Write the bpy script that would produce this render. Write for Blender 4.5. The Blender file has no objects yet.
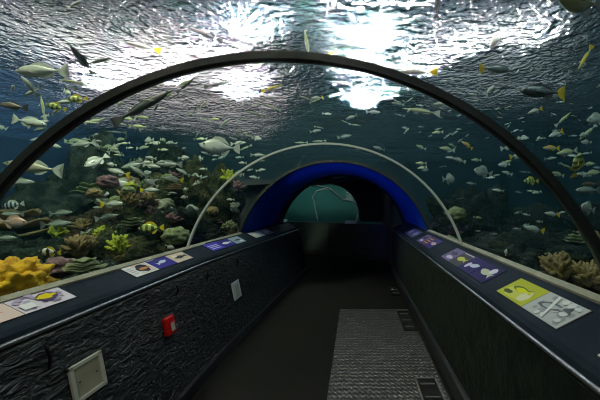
import bpy, bmesh, math, random
from mathutils import Vector, Matrix, noise, Euler
PI = math.pi
random.seed(11)
scene = bpy.context.scene
COL = scene.collection

# ------------------------------------------------------------------ measurements (metres)
H = 1.55                     # eye height above the corridor floor
R = 1.49                     # tunnel arch radius
CX, CZ = -0.322, 0.656       # arch centre
ARCH1, ARCH2, PORTAL, PEND = 1.238, 3.13, 4.56, 6.67
SURF = 3.12                  # water level
SAND = 0.62
F = 300.0
LI, LO = (-1.51, 0.945), (-1.752, 1.064)      # left ledge: inner nose, outer edge
RI, RO = (0.79, 0.943), (1.112, 1.106)

def ray(px, py):
    return (px - 356) / F, (201 - py) / F
def at(px, py, d):
    u, v = ray(px, py)
    return Vector((u * d, d, H + v * d))
def tunnel_exit(px, py, rad=1.60):
    u, v = ray(px, py)
    # |(u d - CX, v d + H - CZ)| = rad
    a = u * u + v * v
    b = 2 * (-u * CX + v * (H - CZ))
    c = CX * CX + (H - CZ) ** 2 - rad * rad
    return (-b + math.sqrt(max(0, b * b - 4 * a * c))) / (2 * a)

# ------------------------------------------------------------------ materials
def nodes_of(m):
    m.use_nodes = True
    nt = m.node_tree
    return nt, nt.nodes, nt.links
def pbr(name, col, rough=0.5, metal=0.0, spec=0.5, emit=None, estr=0.0, coat=0.0):
    m = bpy.data.materials.new(name)
    nt, N, L = nodes_of(m)
    b = N['Principled BSDF']
    b.inputs['Base Color'].default_value = (*col, 1)
    b.inputs['Roughness'].default_value = rough
    b.inputs['Metallic'].default_value = metal
    b.inputs['Specular IOR Level'].default_value = spec
    b.inputs['Coat Weight'].default_value = coat
    if emit:
        b.inputs['Emission Color'].default_value = (*emit, 1)
        b.inputs['Emission Strength'].default_value = estr
    return m
def noisy(name, cols, scale=5, rough=0.6, bump=0.0, detail=6, metal=0.0, spec=0.5, bscale=None, stretch=(1, 1, 1), pos=None, bdist=0.02):
    """principled with a noise colour ramp and a noise bump, in object coordinates"""
    m = pbr(name, cols[0], rough, metal, spec)
    nt, N, L = nodes_of(m)
    b = N['Principled BSDF']
    tc = N.new('ShaderNodeTexCoord'); mp = N.new('ShaderNodeMapping')
    mp.inputs['Scale'].default_value = stretch
    L.new(tc.outputs['Object'], mp.inputs['Vector'])
    nz = N.new('ShaderNodeTexNoise'); nz.inputs['Scale'].default_value = scale; nz.inputs['Detail'].default_value = detail
    L.new(mp.outputs[0], nz.inputs['Vector'])
    cr = N.new('ShaderNodeValToRGB')
    n = len(cols)
    pos = pos or [0.3 + 0.4 * i / max(1, n - 1) for i in range(n)]
    while len(cr.color_ramp.elements) < n:
        cr.color_ramp.elements.new(0.5)
    for i, c in enumerate(cols):
        cr.color_ramp.elements[i].position = pos[i]
        cr.color_ramp.elements[i].color = (*c, 1)
    L.new(nz.outputs['Fac'], cr.inputs[0]); L.new(cr.outputs[0], b.inputs['Base Color'])
    if bump:
        n2 = N.new('ShaderNodeTexNoise'); n2.inputs['Scale'].default_value = bscale or scale * 3; n2.inputs['Detail'].default_value = 5
        L.new(mp.outputs[0], n2.inputs['Vector'])
        bp = N.new('ShaderNodeBump'); bp.inputs['Strength'].default_value = bump; bp.inputs['Distance'].default_value = bdist
        L.new(n2.outputs['Fac'], bp.inputs['Height']); L.new(bp.outputs[0], b.inputs['Normal'])
    return m
def fishskin(name, belly, back, rough=0.35, metal=0.06, bars=None, nbars=6.0, mid=None):
    """countershaded fish skin: back colour on top, belly below; optional vertical bars"""
    m = pbr(name, belly, rough, metal)
    nt, N, L = nodes_of(m)
    b = N['Principled BSDF']
    tc = N.new('ShaderNodeTexCoord'); sp = N.new('ShaderNodeSeparateXYZ')
    L.new(tc.outputs['Generated'], sp.inputs[0])
    cr = N.new('ShaderNodeValToRGB')
    e = cr.color_ramp.elements
    e[0].position = 0.35; e[0].color = (*belly, 1); e[1].position = 0.8; e[1].color = (*back, 1)
    if mid:
        k = e.new(0.56); k.color = (*mid, 1)
    L.new(sp.outputs['Z'], cr.inputs[0])
    out = cr.outputs[0]
    if bars:
        mu = N.new('ShaderNodeMath'); mu.operation = 'MULTIPLY'; mu.inputs[1].default_value = nbars * 2 * PI
        sn = N.new('ShaderNodeMath'); sn.operation = 'SINE'
        gt = N.new('ShaderNodeMath'); gt.operation = 'GREATER_THAN'; gt.inputs[1].default_value = 0.1
        L.new(sp.outputs['X'], mu.inputs[0]); L.new(mu.outputs[0], sn.inputs[0]); L.new(sn.outputs[0], gt.inputs[0])
        mx = N.new('ShaderNodeMix'); mx.data_type = 'RGBA'
        L.new(gt.outputs[0], mx.inputs['Factor']); L.new(out, mx.inputs[6]); mx.inputs[7].default_value = (*bars, 1)
        out = mx.outputs[2]
    L.new(out, b.inputs['Base Color'])
    return m

M = {}
# acrylic: clear, a little green, faint reflection
def acrylic(name, tint, refl=0.06):
    m = bpy.data.materials.new(name); nt, N, L = nodes_of(m); N.clear()
    o = N.new('ShaderNodeOutputMaterial'); t = N.new('ShaderNodeBsdfTransparent'); g = N.new('ShaderNodeBsdfGlossy')
    t.inputs[0].default_value = (*tint, 1); g.inputs['Roughness'].default_value = 0.03
    lw = N.new('ShaderNodeLayerWeight'); lw.inputs['Blend'].default_value = 0.5
    pw = N.new('ShaderNodeMath'); pw.operation = 'POWER'; pw.inputs[1].default_value = 5.0
    ma = N.new('ShaderNodeMath'); ma.operation = 'MULTIPLY_ADD'; ma.inputs[1].default_value = 0.22; ma.inputs[2].default_value = 0.006
    mx = N.new('ShaderNodeMixShader')
    L.new(lw.outputs['Facing'], pw.inputs[0]); L.new(pw.outputs[0], ma.inputs[0])
    L.new(ma.outputs[0], mx.inputs[0]); L.new(t.outputs[0], mx.inputs[1]); L.new(g.outputs[0], mx.inputs[2]); L.new(mx.outputs[0], o.inputs[0])
    return m
M['acrylic'] = acrylic('clear_acrylic', (0.95, 0.985, 0.975))
# water body: absorbs red, scatters teal
def water_volume():
    m = bpy.data.materials.new('tank_water'); nt, N, L = nodes_of(m); N.clear()
    o = N.new('ShaderNodeOutputMaterial')
    a = N.new('ShaderNodeVolumeAbsorption'); a.inputs['Color'].default_value = (0.48, 0.78, 0.78, 1); a.inputs['Density'].default_value = 0.14
    s = N.new('ShaderNodeVolumeScatter'); s.inputs['Color'].default_value = (0.20, 0.68, 0.92, 1); s.inputs['Density'].default_value = 0.0028
    s.inputs['Anisotropy'].default_value = 0.4
    ad = N.new('ShaderNodeAddShader')
    L.new(a.outputs[0], ad.inputs[0]); L.new(s.outputs[0], ad.inputs[1]); L.new(ad.outputs[0], o.inputs['Volume'])
    return m
M['water'] = water_volume()
def surface_mat():
    m = bpy.data.materials.new('rippled_water_surface'); nt, N, L = nodes_of(m); N.clear()
    o = N.new('ShaderNodeOutputMaterial')
    g = N.new('ShaderNodeBsdfGlass'); g.inputs['IOR'].default_value = 1.10; g.inputs['Roughness'].default_value = 0.0
    t = N.new('ShaderNodeBsdfTransparent'); t.inputs[0].default_value = (0.9, 0.97, 1, 1)
    mx = N.new('ShaderNodeMixShader'); mx.inputs[0].default_value = 0.88
    tc = N.new('ShaderNodeTexCoord')
    n1 = N.new('ShaderNodeTexNoise'); n1.inputs['Scale'].default_value = 2.6; n1.inputs['Detail'].default_value = 2
    n2 = N.new('ShaderNodeTexNoise'); n2.inputs['Scale'].default_value = 15; n2.inputs['Detail'].default_value = 3
    ad = N.new('ShaderNodeMath'); ad.operation = 'MULTIPLY_ADD'; ad.inputs[1].default_value = 0.62
    L.new(tc.outputs['Object'], n1.inputs['Vector']); L.new(tc.outputs['Object'], n2.inputs['Vector'])
    L.new(n2.outputs['Fac'], ad.inputs[0]); L.new(n1.outputs['Fac'], ad.inputs[2])
    bp = N.new('ShaderNodeBump'); bp.inputs['Strength'].default_value = 1.0; bp.inputs['Distance'].default_value = 0.23
    L.new(ad.outputs[0], bp.inputs['Height']); L.new(bp.outputs[0], g.inputs['Normal'])
    L.new(t.outputs[0], mx.inputs[1]); L.new(g.outputs[0], mx.inputs[2]); L.new(mx.outputs[0], o.inputs[0])
    return m
M['surface'] = surface_mat()
M['gasket'] = pbr('black_gasket', (0.006, 0.009, 0.008), 0.45)
M['gasket_line'] = pbr('grey_highlight', (0.05, 0.06, 0.055), 0.4)  # highlight along the black rib, painted as a lighter line
M['seam'] = pbr('pale_seam', (0.72, 0.78, 0.72), 0.4)
M['ledge'] = noisy('navy_ledge', [(0.010, 0.015, 0.023), (0.016, 0.023, 0.033)], 3, 0.5, 0.05, bscale=40, spec=0.01)
M['rail'] = pbr('brushed_rail', (0.30, 0.31, 0.32), 0.28, 0.9)
M['lipblack'] = pbr('black_lip', (0.008, 0.009, 0.011), 0.4)
M['sealstrip'] = noisy('sand_sealant', [(0.16, 0.15, 0.10), (0.30, 0.28, 0.20)], 6, 0.6)
M['blackroom'] = pbr('black_paint', (0.006, 0.007, 0.008), 0.8)
M['greenroom'] = pbr('dark_green_paint', (0.014, 0.026, 0.024), 0.6)
M['blue'] = pbr('blue_paint', (0.012, 0.06, 0.24), 0.55, 0, 0.1)
M['tankblue'] = noisy('blue_tank_wall', [(0.005, 0.024, 0.085), (0.007, 0.033, 0.11)], 0.7, 0.8)
M['tankdark'] = noisy('dark_tank_wall', [(0.003, 0.014, 0.024), (0.005, 0.022, 0.038)], 0.8, 0.85)
M['sand'] = noisy('tank_gravel', [(0.05, 0.055, 0.035), (0.10, 0.09, 0.06)], 9, 0.9, 0.6, spec=0.05)
M['farteal'] = pbr('teal_wall', (0.02, 0.13, 0.13), 0.8)
# textured wall: black rippled rock panel
def rippled_wall():
    m = pbr('rippled_black_wall', (0.020, 0.024, 0.023), 0.5, 0, 0.25)
    nt, N, L = nodes_of(m); b = N['Principled BSDF']
    tc = N.new('ShaderNodeTexCoord'); mp = N.new('ShaderNodeMapping'); mp.inputs['Scale'].default_value = (1, 0.9, 2.2)
    mp.inputs['Rotation'].default_value = (0.22, 0, 0)
    L.new(tc.outputs['Object'], mp.inputs[0])
    n1 = N.new('ShaderNodeTexNoise'); n1.inputs['Scale'].default_value = 11; n1.inputs['Detail'].default_value = 3; n1.inputs['Distortion'].default_value = 1.2
    n2 = N.new('ShaderNodeTexNoise'); n2.inputs['Scale'].default_value = 1.6; n2.inputs['Detail'].default_value = 2
    L.new(mp.outputs[0], n1.inputs['Vector']); L.new(tc.outputs['Object'], n2.inputs['Vector'])
    bp = N.new('ShaderNodeBump'); bp.inputs['Strength'].default_value = 1.0; bp.inputs['Distance'].default_value = 0.033
    L.new(n1.outputs['Fac'], bp.inputs['Height']); L.new(bp.outputs[0], b.inputs['Normal'])
    cr = N.new('ShaderNodeValToRGB'); cr.color_ramp.elements[0].position = 0.35; cr.color_ramp.elements[0].color = (0.004, 0.006, 0.006, 1)
    cr.color_ramp.elements[1].position = 0.7; cr.color_ramp.elements[1].color = (0.013, 0.019, 0.018, 1)
    L.new(n2.outputs['Fac'], cr.inputs[0]); L.new(cr.outputs[0], b.inputs['Base Color'])
    return m
M['wall'] = rippled_wall()
M['wallR'] = noisy('mottled_black_wall', [(0.005, 0.007, 0.006), (0.014, 0.018, 0.015)], 5, 0.6, 0.5, bscale=18, spec=0.02)
M['floor'] = noisy('dark_floor', [(0.007, 0.008, 0.007), (0.014, 0.013, 0.011)], 1.6, 0.45, 0.12, bscale=60, spec=0.015)
def ribbed_mat():
    m = pbr('ribbed_metal_mat', (0.06, 0.06, 0.06), 0.45, 0.3)
    nt, N, L = nodes_of(m); b = N['Principled BSDF']
    tc = N.new('ShaderNodeTexCoord'); sp = N.new('ShaderNodeSeparateXYZ'); L.new(tc.outputs['Object'], sp.inputs[0])
    def mth(op, a, bb=None):
        n = N.new('ShaderNodeMath'); n.operation = op
        for i, v in enumerate((a, bb)):
            if v is None: continue
            if isinstance(v, (int, float)): n.inputs[i].default_value = v
            else: L.new(v, n.inputs[i])
        return n.outputs[0]
    pp = mth('PINGPONG', sp.outputs['X'], 0.022)
    nz = N.new('ShaderNodeTexNoise'); nz.inputs['Scale'].default_value = 5; L.new(tc.outputs['Object'], nz.inputs['Vector'])
    ph = mth('ADD', mth('MULTIPLY', sp.outputs['Y'], 2 * PI / 0.055), mth('MULTIPLY', pp, 110))
    ph = mth('ADD', ph, mth('MULTIPLY', nz.outputs['Fac'], 5))
    s = mth('SINE', ph)
    cr = N.new('ShaderNodeValToRGB'); cr.color_ramp.elements[0].position = 0.35; cr.color_ramp.elements[0].color = (0.018, 0.018, 0.018, 1)
    cr.color_ramp.elements[1].position = 0.9; cr.color_ramp.elements[1].color = (0.072, 0.071, 0.066, 1)
    L.new(mth('MULTIPLY_ADD', s, 0.5), cr.inputs[0])
    cr.inputs[0].links[0].from_node.inputs[2].default_value = 0.5
    L.new(cr.outputs[0], b.inputs['Base Color'])
    bp = N.new('ShaderNodeBump'); bp.inputs['Strength'].default_value = 0.6; bp.inputs['Distance'].default_value = 0.008
    L.new(s, bp.inputs['Height']); L.new(bp.outputs[0], b.inputs['Normal'])
    return m
M['mat'] = ribbed_mat()
M['beige'] = noisy('beige_plate', [(0.42, 0.37, 0.23), (0.55, 0.50, 0.34)], 8, 0.5)
M['ivory'] = pbr('ivory_frame', (0.72, 0.70, 0.55), 0.5)
M['red'] = pbr('red_plastic', (0.80, 0.015, 0.010), 0.35)
M['white'] = pbr('white_plastic', (0.85, 0.88, 0.84), 0.5)
M['grate'] = pbr('grate_bars', (0.16, 0.16, 0.15), 0.5, 0.4)
M['dark'] = pbr('near_black', (0.006, 0.006, 0.006), 0.6, 0, 0.05)
# rocks & corals
M['rock1'] = noisy('reef_rock_green', [(0.010, 0.016, 0.008), (0.040, 0.046, 0.020), (0.11, 0.10, 0.05)], 4, 0.9, 1.0, bscale=14, bdist=0.12, spec=0.08, detail=12, pos=[0.40, 0.52, 0.66])
M['rock2'] = noisy('reef_rock_brown', [(0.014, 0.012, 0.008), (0.07, 0.052, 0.028), (0.12, 0.07, 0.065)], 5, 0.9, 1.0, bscale=16, bdist=0.12, spec=0.08, detail=12, pos=[0.40, 0.52, 0.66])
M['rock3'] = noisy('reef_rock_grey', [(0.018, 0.024, 0.020), (0.075, 0.085, 0.07)], 4, 0.9, 0.8, bscale=12, bdist=0.12, spec=0.08, detail=12, pos=[0.42, 0.60])
M['rockD'] = noisy('reef_rock_dark', [(0.004, 0.008, 0.006), (0.014, 0.022, 0.015)], 4, 0.9, 0.9, bscale=12, bdist=0.12, spec=0.08, detail=12, pos=[0.42, 0.60])
M['cYG'] = noisy('yellow_green_coral', [(0.25, 0.30, 0.02), (0.62, 0.66, 0.06)], 12, 0.8, 0.5)
M['cY'] = noisy('bright_yellow_coral', [(0.50, 0.24, 0.005), (0.95, 0.56, 0.01)], 9, 0.8, 0.6, bscale=30)
M['cP'] = noisy('mauve_coral', [(0.08, 0.035, 0.045), (0.28, 0.15, 0.15)], 10, 0.8, 0.5)
M['cG'] = noisy('pale_green_coral', [(0.10, 0.13, 0.05), (0.30, 0.34, 0.16)], 10, 0.8, 0.5)
M['cT'] = noisy('tan_coral', [(0.14, 0.10, 0.04), (0.36, 0.25, 0.10)], 10, 0.8, 0.5)
M['cW'] = noisy('cream_coral', [(0.25, 0.25, 0.18), (0.50, 0.48, 0.38)], 10, 0.8, 0.4)
# fish
M['fSilver'] = fishskin('silver_fish', (0.72, 0.74, 0.70), (0.26, 0.30, 0.24))
M['fPale'] = fishskin('pale_fish', (0.85, 0.85, 0.78), (0.55, 0.57, 0.48))
M['fGrey'] = fishskin('grey_fish', (0.30, 0.33, 0.30), (0.07, 0.08, 0.07))
M['fDark'] = fishskin('dark_fish', (0.045, 0.05, 0.045), (0.014, 0.016, 0.014), 0.5, 0.1)
M['fOlive'] = fishskin('olive_fish', (0.14, 0.15, 0.04), (0.035, 0.045, 0.012), 0.5, 0.1)
M['fYellow'] = fishskin('yellow_fish', (0.75, 0.72, 0.20), (0.60, 0.55, 0.05), 0.5, 0.05)
M['fYG'] = fishskin('yellowish_silver_fish', (0.72, 0.74, 0.52), (0.45, 0.48, 0.12), 0.4, 0.15)
M['fOrange'] = fishskin('orange_backed_fish', (0.80, 0.66, 0.40), (0.75, 0.38, 0.06), 0.45, 0.1)
M['fPink'] = fishskin('pink_fish', (0.85, 0.62, 0.50), (0.65, 0.38, 0.30), 0.45, 0.1)
M['fBeige'] = fishskin('beige_fish', (0.62, 0.58, 0.44), (0.40, 0.36, 0.24), 0.45, 0.1)
M['fBars'] = fishskin('barred_fish', (0.60, 0.66, 0.68), (0.45, 0.52, 0.55), 0.4, 0.1, bars=(0.02, 0.03, 0.04), nbars=5)
M['fButter'] = fishskin('banded_fish', (0.85, 0.82, 0.55), (0.85, 0.82, 0.70), 0.4, 0.0, bars=(0.012, 0.012, 0.012), nbars=2.6)
M['fYGbars'] = fishskin('yellow_barred_fish', (0.70, 0.74, 0.30), (0.55, 0.62, 0.12), 0.4, 0.1, bars=(0.12, 0.16, 0.04), nbars=4)
M['fBrown'] = fishskin('brown_fish', (0.20, 0.16, 0.11), (0.05, 0.035, 0.025), 0.45, 0.1)
M['finGrey'] = pbr('grey_fin', (0.25, 0.27, 0.25), 0.5)
M['finPale'] = pbr('pale_fin', (0.62, 0.64, 0.56), 0.5)
M['finYellow'] = pbr('yellow_fin', (0.90, 0.66, 0.02), 0.5)
M['finDark'] = pbr('dark_fin', (0.02, 0.022, 0.02), 0.5)
M['finPink'] = pbr('pink_fin', (0.80, 0.52, 0.42), 0.5)
M['eye'] = pbr('fish_eye', (0.01, 0.01, 0.01), 0.15)

# ------------------------------------------------------------------ object helpers
def link(name, me, mats, parent=None):
    o = bpy.data.objects.new(name, me)
    for m in (mats if isinstance(mats, (list, tuple)) else [mats]):
        if m.name not in [x.name for x in me.materials]:
            me.materials.append(m)
    COL.objects.link(o)
    if parent: o.parent = parent
    return o
def from_bm(name, bm, mats, parent=None, smooth=False):
    me = bpy.data.meshes.new(name)
    bmesh.ops.recalc_face_normals(bm, faces=bm.faces)
    if smooth:
        for f in bm.faces: f.smooth = True
    bm.to_mesh(me); bm.free()
    return link(name, me, mats, parent)
def raw(name, verts, faces, mats, parent=None, smooth=False, fix=True):
    me = bpy.data.meshes.new(name); me.from_pydata(verts, [], faces)
    if fix:
        bm = bmesh.new(); bm.from_mesh(me); bmesh.ops.recalc_face_normals(bm, faces=bm.faces); bm.to_mesh(me); bm.free()
    if smooth:
        me.polygons.foreach_set('use_smooth', [True] * len(me.polygons))
    return link(name, me, mats, parent)
def struct(o):
    o['kind'] = 'structure'; return o
def tag(o, label, cat, group=None, kind=None):
    o['label'] = label; o['category'] = cat
    if group: o['group'] = group
    if kind: o['kind'] = kind
    return o
def empty(name, loc=(0, 0, 0)):
    o = bpy.data.objects.new(name, None); o.empty_display_size = 0.1; o.location = loc; COL.objects.link(o); return o
def add_box(bm, c, s, mat=0, rot=None):
    r = bmesh.ops.create_cube(bm, size=1)
    mtx = Matrix.Translation(c) @ (rot.to_4x4() if rot else Matrix()) @ Matrix.Diagonal((*s, 1))
    bmesh.ops.transform(bm, matrix=mtx, verts=r['verts'])
    for f in {f for v in r['verts'] for f in v.link_faces}: f.material_index = mat
    return r['verts']
def bevel(bm, w, seg=2):
    bmesh.ops.bevel(bm, geom=list(bm.edges), offset=w, segments=seg, affect='EDGES', profile=0.5)
def sweep(name, sect, ys, mats, parent=None, closed=True, off=None, smooth=False, cap=True, matfn=None):
    """extrude an xz outline along y; off(y, i) shifts x"""
    n = len(sect); V = []; Fc = []
    for y in ys:
        for i, (x, z) in enumerate(sect):
            V.append((x + (off(y) if off else 0), y, z))
    m = len(ys)
    for j in range(m - 1):
        for i in range(n if closed else n - 1):
            k = (i + 1) % n
            Fc.append((j * n + i, j * n + k, (j + 1) * n + k, (j + 1) * n + i))
    if closed and cap:
        Fc.append(tuple(range(n))); Fc.append(tuple((m - 1) * n + i for i in reversed(range(n))))
    o = raw(name, V, Fc, mats, parent, smooth)
    if matfn:
        for p in o.data.polygons: p.material_index = matfn(p.center)
    return o
def arc_pts(rad, n=48, za=None, zb=None, cx=CX, cz=CZ):
    """arc points from the left foot height za over the top to the right foot height zb"""
    za = LO[1] if za is None else za; zb = RO[1] if zb is None else zb
    a0 = PI - math.asin((za - cz) / rad); a1 = math.asin((zb - cz) / rad)
    return [(cx + rad * math.cos(a0 + (a1 - a0) * i / n), cz + rad * math.sin(a0 + (a1 - a0) * i / n)) for i in range(n + 1)]
def tube(bm, pts, rad, seg=8, mat=0, closed=False):
    pts = [Vector(p) for p in pts]; rings = []
    n = len(pts)
    for i, p in enumerate(pts):
        t = (pts[(i + 1) % n] - pts[i - 1]) if closed or 0 < i < n - 1 else (pts[1] - pts[0] if i == 0 else pts[-1] - pts[-2])
        t.normalize()
        up = Vector((0, 1, 0)) if abs(t.y) < 0.8 else Vector((1, 0, 0))
        a = t.cross(up).normalized(); b = t.cross(a)
        r = rad[i] if isinstance(rad, (list, tuple)) else rad
        rings.append([bm.verts.new(p + a * r * math.cos(2 * PI * k / seg) + b * r * math.sin(2 * PI * k / seg)) for k in range(seg)])
    for i in range(n if closed else n - 1):
        A, B = rings[i], rings[(i + 1) % n]
        for k in range(seg):
            f = bm.faces.new((A[k], A[(k + 1) % seg], B[(k + 1) % seg], B[k])); f.material_index = mat
    if not closed:
        for rr in (rings[0], list(reversed(rings[-1]))):
            f = bm.faces.new(rr); f.material_index = mat

# ------------------------------------------------------------------ the setting: corridor
YB = -1.6
def loff(y): return max(0.0, y - 3.0) * 0.065         # the left wall bends in a little towards the far end
ys = [YB, -0.5, 0.5, 1.5, 2.4, 3.0] + [3.0 + 0.4 * i for i in range(1, 10)] + [PEND]
bm = bmesh.new(); add_box(bm, (-1.2, 4.7, -0.05), (6.4, 12.6, 0.1)); struct(from_bm('floor', bm, M['floor']))
# corridor walls (left one leans out at the top)
bz = 0.10
def wallsub(name, bot, top, mat, off=None, thick=0.06, out=-1):
    sect = [(bot[0], bot[1]), (top[0], top[1]), (top[0] + out * thick, top[1]), (bot[0] + out * thick, bot[1])]
    return struct(sweep(name, sect, ys, mat, off=off))
wallsub('wall_left', (-1.315, 0.0), (-1.50, 0.90), M['wall'], loff)
wallsub('wall_right', (0.815, 0.0), (0.795, 0.90), M['wallR'], None, out=1)
struct(sweep('baseboard_left', [(-1.318, 0), (-1.285, 0), (-1.30, 0.085), (-1.333, 0.085)], ys, M['lipblack'], off=loff))
struct(sweep('baseboard_right', [(0.812, 0), (0.775, 0), (0.775, 0.13), (0.79, 0.14), (0.81, 0.14)], ys, M['lipblack']))
bm = bmesh.new(); add_box(bm, (-0.3, YB - 0.05, 1.3), (4, 0.1, 2.6)); struct(from_bm('wall_back', bm, M['blackroom']))

# ledges
def ledge(name, inner, outer, side, off, label):
    root = empty(name, ((inner[0] + outer[0]) / 2, 0, 0))
    d = Vector((outer[0] - inner[0], outer[1] - inner[1])); L_ = d.length; d.normalize()
    nrm = Vector((-d.y, d.x)); nrm = nrm if nrm.y > 0 else -nrm
    P = lambda t, h: (inner[0] + d.x * t + nrm.x * h - root.location.x, inner[1] + d.y * t + nrm.y * h)
    top = [P(L_ + 0.01, 0), P(0.06, 0), P(0.03, -0.006), P(0.012, -0.018), P(0.004, -0.036), P(0.010, -0.055), P(L_ + 0.01, -0.06)]
    sweep('worktop', top, ys, M['ledge'], root, off=off, smooth=False)
    # bright edge strip along the nose
    rl = [P(0.004 + 0.012 * math.cos(a), -0.030 + 0.014 * math.sin(a)) for a in [k * PI / 4 for k in range(8)]]
    r = sweep('edge_strip', rl, [YB + 0.02] + ys[1:-1] + [PEND - 0.02], M['rail'], root, off=off, smooth=True); r['label'] = 'brushed metal edge strip'
    s = 1 if side > 0 else -1
    lip = [P(0.010, -0.045), P(0.016, -0.095), P(0.040, -0.095), P(0.040, -0.05)]
    sweep('under_lip', lip, ys, M['lipblack'], root, off=off)
    st = [P(L_ - 0.035, 0.0), P(L_ - 0.030, 0.012), P(L_ + 0.008, 0.014), P(L_ + 0.008, 0.0)]
    q = sweep('seal_strip', st, [YB, -0.5, 0.5, 1.5, 2.4, 3.0, PORTAL], M['sealstrip'], root)
    q['label'] = 'sandy coloured sealing strip'
    tag(root, label, 'ledge')
    return P, L_
PL, LL = ledge('window_ledge', LI, LO, -1, loff, 'navy sloping ledge along the left wall under the acrylic tunnel')
PR, LR = ledge('window_ledge', RI, RO, 1, None, 'navy sloping ledge along the right wall under the acrylic tunnel')

# acrylic panes (three bays) and joint ribs
T = 0.05
def pane(n, y0, y1):
    inn = arc_pts(R, 64); 
    V = []; Fc = []; m = len(inn)
    for y in (y0, y1):
        V += [(x, y, z) for x, z in inn]
    for i in range(m - 1): Fc.append((i, i + 1, m + i + 1, m + i))
    o = raw('window_%d' % n, V, Fc, M['acrylic'], smooth=True, fix=False); struct(o)
pane(1, YB, ARCH1 - 0.012); pane(2, ARCH1 + 0.012, ARCH2 - 0.01); pane(3, ARCH2 + 0.01, PORTAL)
def rib(name, y, hw, rin, rout, mats, line=True):
    a = arc_pts(rin, 72, LO[1] - .01, RO[1] - .01); b = arc_pts(rout, 72, LO[1] - .01, RO[1] - .01)
    mid = arc_pts(rin - 0.006, 72, LO[1] - .01, RO[1] - .01)
    V = []; Fc = []
    prof = []
    for i in range(len(a)):
        prof.append([(b[i][0], y - hw, b[i][1]), (a[i][0], y - hw, a[i][1]), (mid[i][0], y - hw * 0.25, mid[i][1]), (mid[i][0], y + hw * 0.25, mid[i][1]), (a[i][0], y + hw, a[i][1]), (b[i][0], y + hw, b[i][1])])
    for p in prof: V += p
    mi = []
    for i in range(len(a) - 1):
        for k in range(6):
            Fc.append((i * 6 + k, i * 6 + (k + 1) % 6, (i + 1) * 6 + (k + 1) % 6, (i + 1) * 6 + k)); mi.append(1 if k == 2 and line else 0)
    o = raw(name, V, Fc, mats, smooth=False)
    for p, m_ in zip(o.data.polygons, mi): p.material_index = m_
    return struct(o)
rib('trim_1', ARCH1, 0.022, R - 0.016, R + 0.014, [M['gasket'], M['gasket_line']])
rib('trim_2', ARCH2, 0.012, R - 0.008, R + 0.012, [M['seam'], M['seam']])

# blue lit vault at the far end of the tunnel
def vault(name, y0, y1, rin, rout, mats):
    a = arc_pts(rin, 64, 0.95, 0.95); b = arc_pts(rout, 64, 0.95, 0.95)
    V = []; Fc = []; n = len(a)
    for y in (y0, y1):
        V += [(x, y, z) for x, z in a]; V += [(x, y, z) for x, z in b]
    for i in range(n - 1):
        Fc.append((i, i + 1, 2 * n + i + 1, 2 * n + i))
        Fc.append((n + i, 3 * n + i, 3 * n + i + 1, n + i + 1))
        Fc.append((i, n + i, n + i + 1, i + 1)); Fc.append((2 * n + i, 2 * n + i + 1, 3 * n + i + 1, 3 * n + i))
    Fc.append((0, 2 * n, 3 * n, n)); Fc.append((n - 1, 2 * n - 1, 4 * n - 1, 3 * n - 1))
    return raw(name, V, Fc, mats, smooth=False)
struct(vault('ceiling', PORTAL + 0.02, PEND, R - 0.005, R + 0.03, M['blue']))
struct(rib('trim_8', PORTAL, 0.02, R - 0.006, R + 0.03, [M['gasket'], M['gasket']]))
struct(vault('ceiling_end', PEND, 7.2, R - 0.012, R + 0.03, M['blackroom']))
# dark hall beyond the vault: it turns to the left, with a second tank window
yh = PEND; XW = -4.4; XR = 0.80
def roof_slab():
    V = []
    for y in (7.2, 9.1):
        V += [(XW, y, 1.80), (XR + 0.1, y, 2.17), (XR + 0.1, y, 2.21), (XW, y, 1.84)]
    struct(raw('ceiling_hall', V, [(0, 1, 2, 3), (7, 6, 5, 4), (0, 4, 5, 1), (1, 5, 6, 2), (2, 6, 7, 3), (3, 7, 4, 0)], M['blackroom']))
roof_slab()
rb = bmesh.new(); add_box(rb, (XR + 0.06, 8.9, 1.08), (0.1, 3.4, 2.16)); struct(from_bm('wall_east', rb, M['blackroom']))
rb = bmesh.new(); add_box(rb, (XR + 0.16, (yh + 7.2) / 2, 0.48), (0.3, 7.2 - yh, 0.96)); struct(from_bm('wall_corner', rb, M['blackroom']))
rb = bmesh.new(); add_box(rb, (XW, 9.3, 0.95), (0.1, 3.4, 1.9)); struct(from_bm('wall_west', rb, M['blackroom']))
rb = bmesh.new(); add_box(rb, ((XW - 2.5) / 2, 7.64, 0.95), (-2.5 - XW, 0.08, 1.9)); struct(from_bm('wall_turn', rb, M['blackroom']))
# low wall below the second window, bending away on the right
def wall_path(name, pts, z0, z1, th, mat):
    V = []; Fc = []
    n = len(pts)
    for (x, y) in pts: V += [(x, y, z0), (x, y, z1), (x, y + th, z1), (x, y + th, z0)]
    for i in range(n - 1):
        for k in range(4): Fc.append((i * 4 + k, i * 4 + (k + 1) % 4, (i + 1) * 4 + (k + 1) % 4, (i + 1) * 4 + k))
    Fc.append((0, 1, 2, 3)); Fc.append(tuple(4 * (n - 1) + k for k in (3, 2, 1, 0)))
    return struct(raw(name, V, Fc, mat))
wall_path('wall_stub', [(-1.80, 7.2), (-2.5, 7.6)], 0.0, 1.93, 0.06, M['blackroom'])
wall_path('wall_bend', [(-1.62, yh + .01), (-1.80, 7.19)], 0.0, 0.97, 0.06, M['blackroom'])
far = [(-4.3, 8.9), (-2.6, 8.9), (-1.6, 8.8), (-0.8, 8.55), (-0.2, 8.25), (0.3, 7.9), (0.8, 7.6)]
wall_path('wall_far', far, 0.0, 0.93, 0.25, M['greenroom'])
wall_path('baseboard_far', [(x, y - 0.02) for x, y in far], 0.0, 0.12, 0.03, M['blackroom'])
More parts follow.
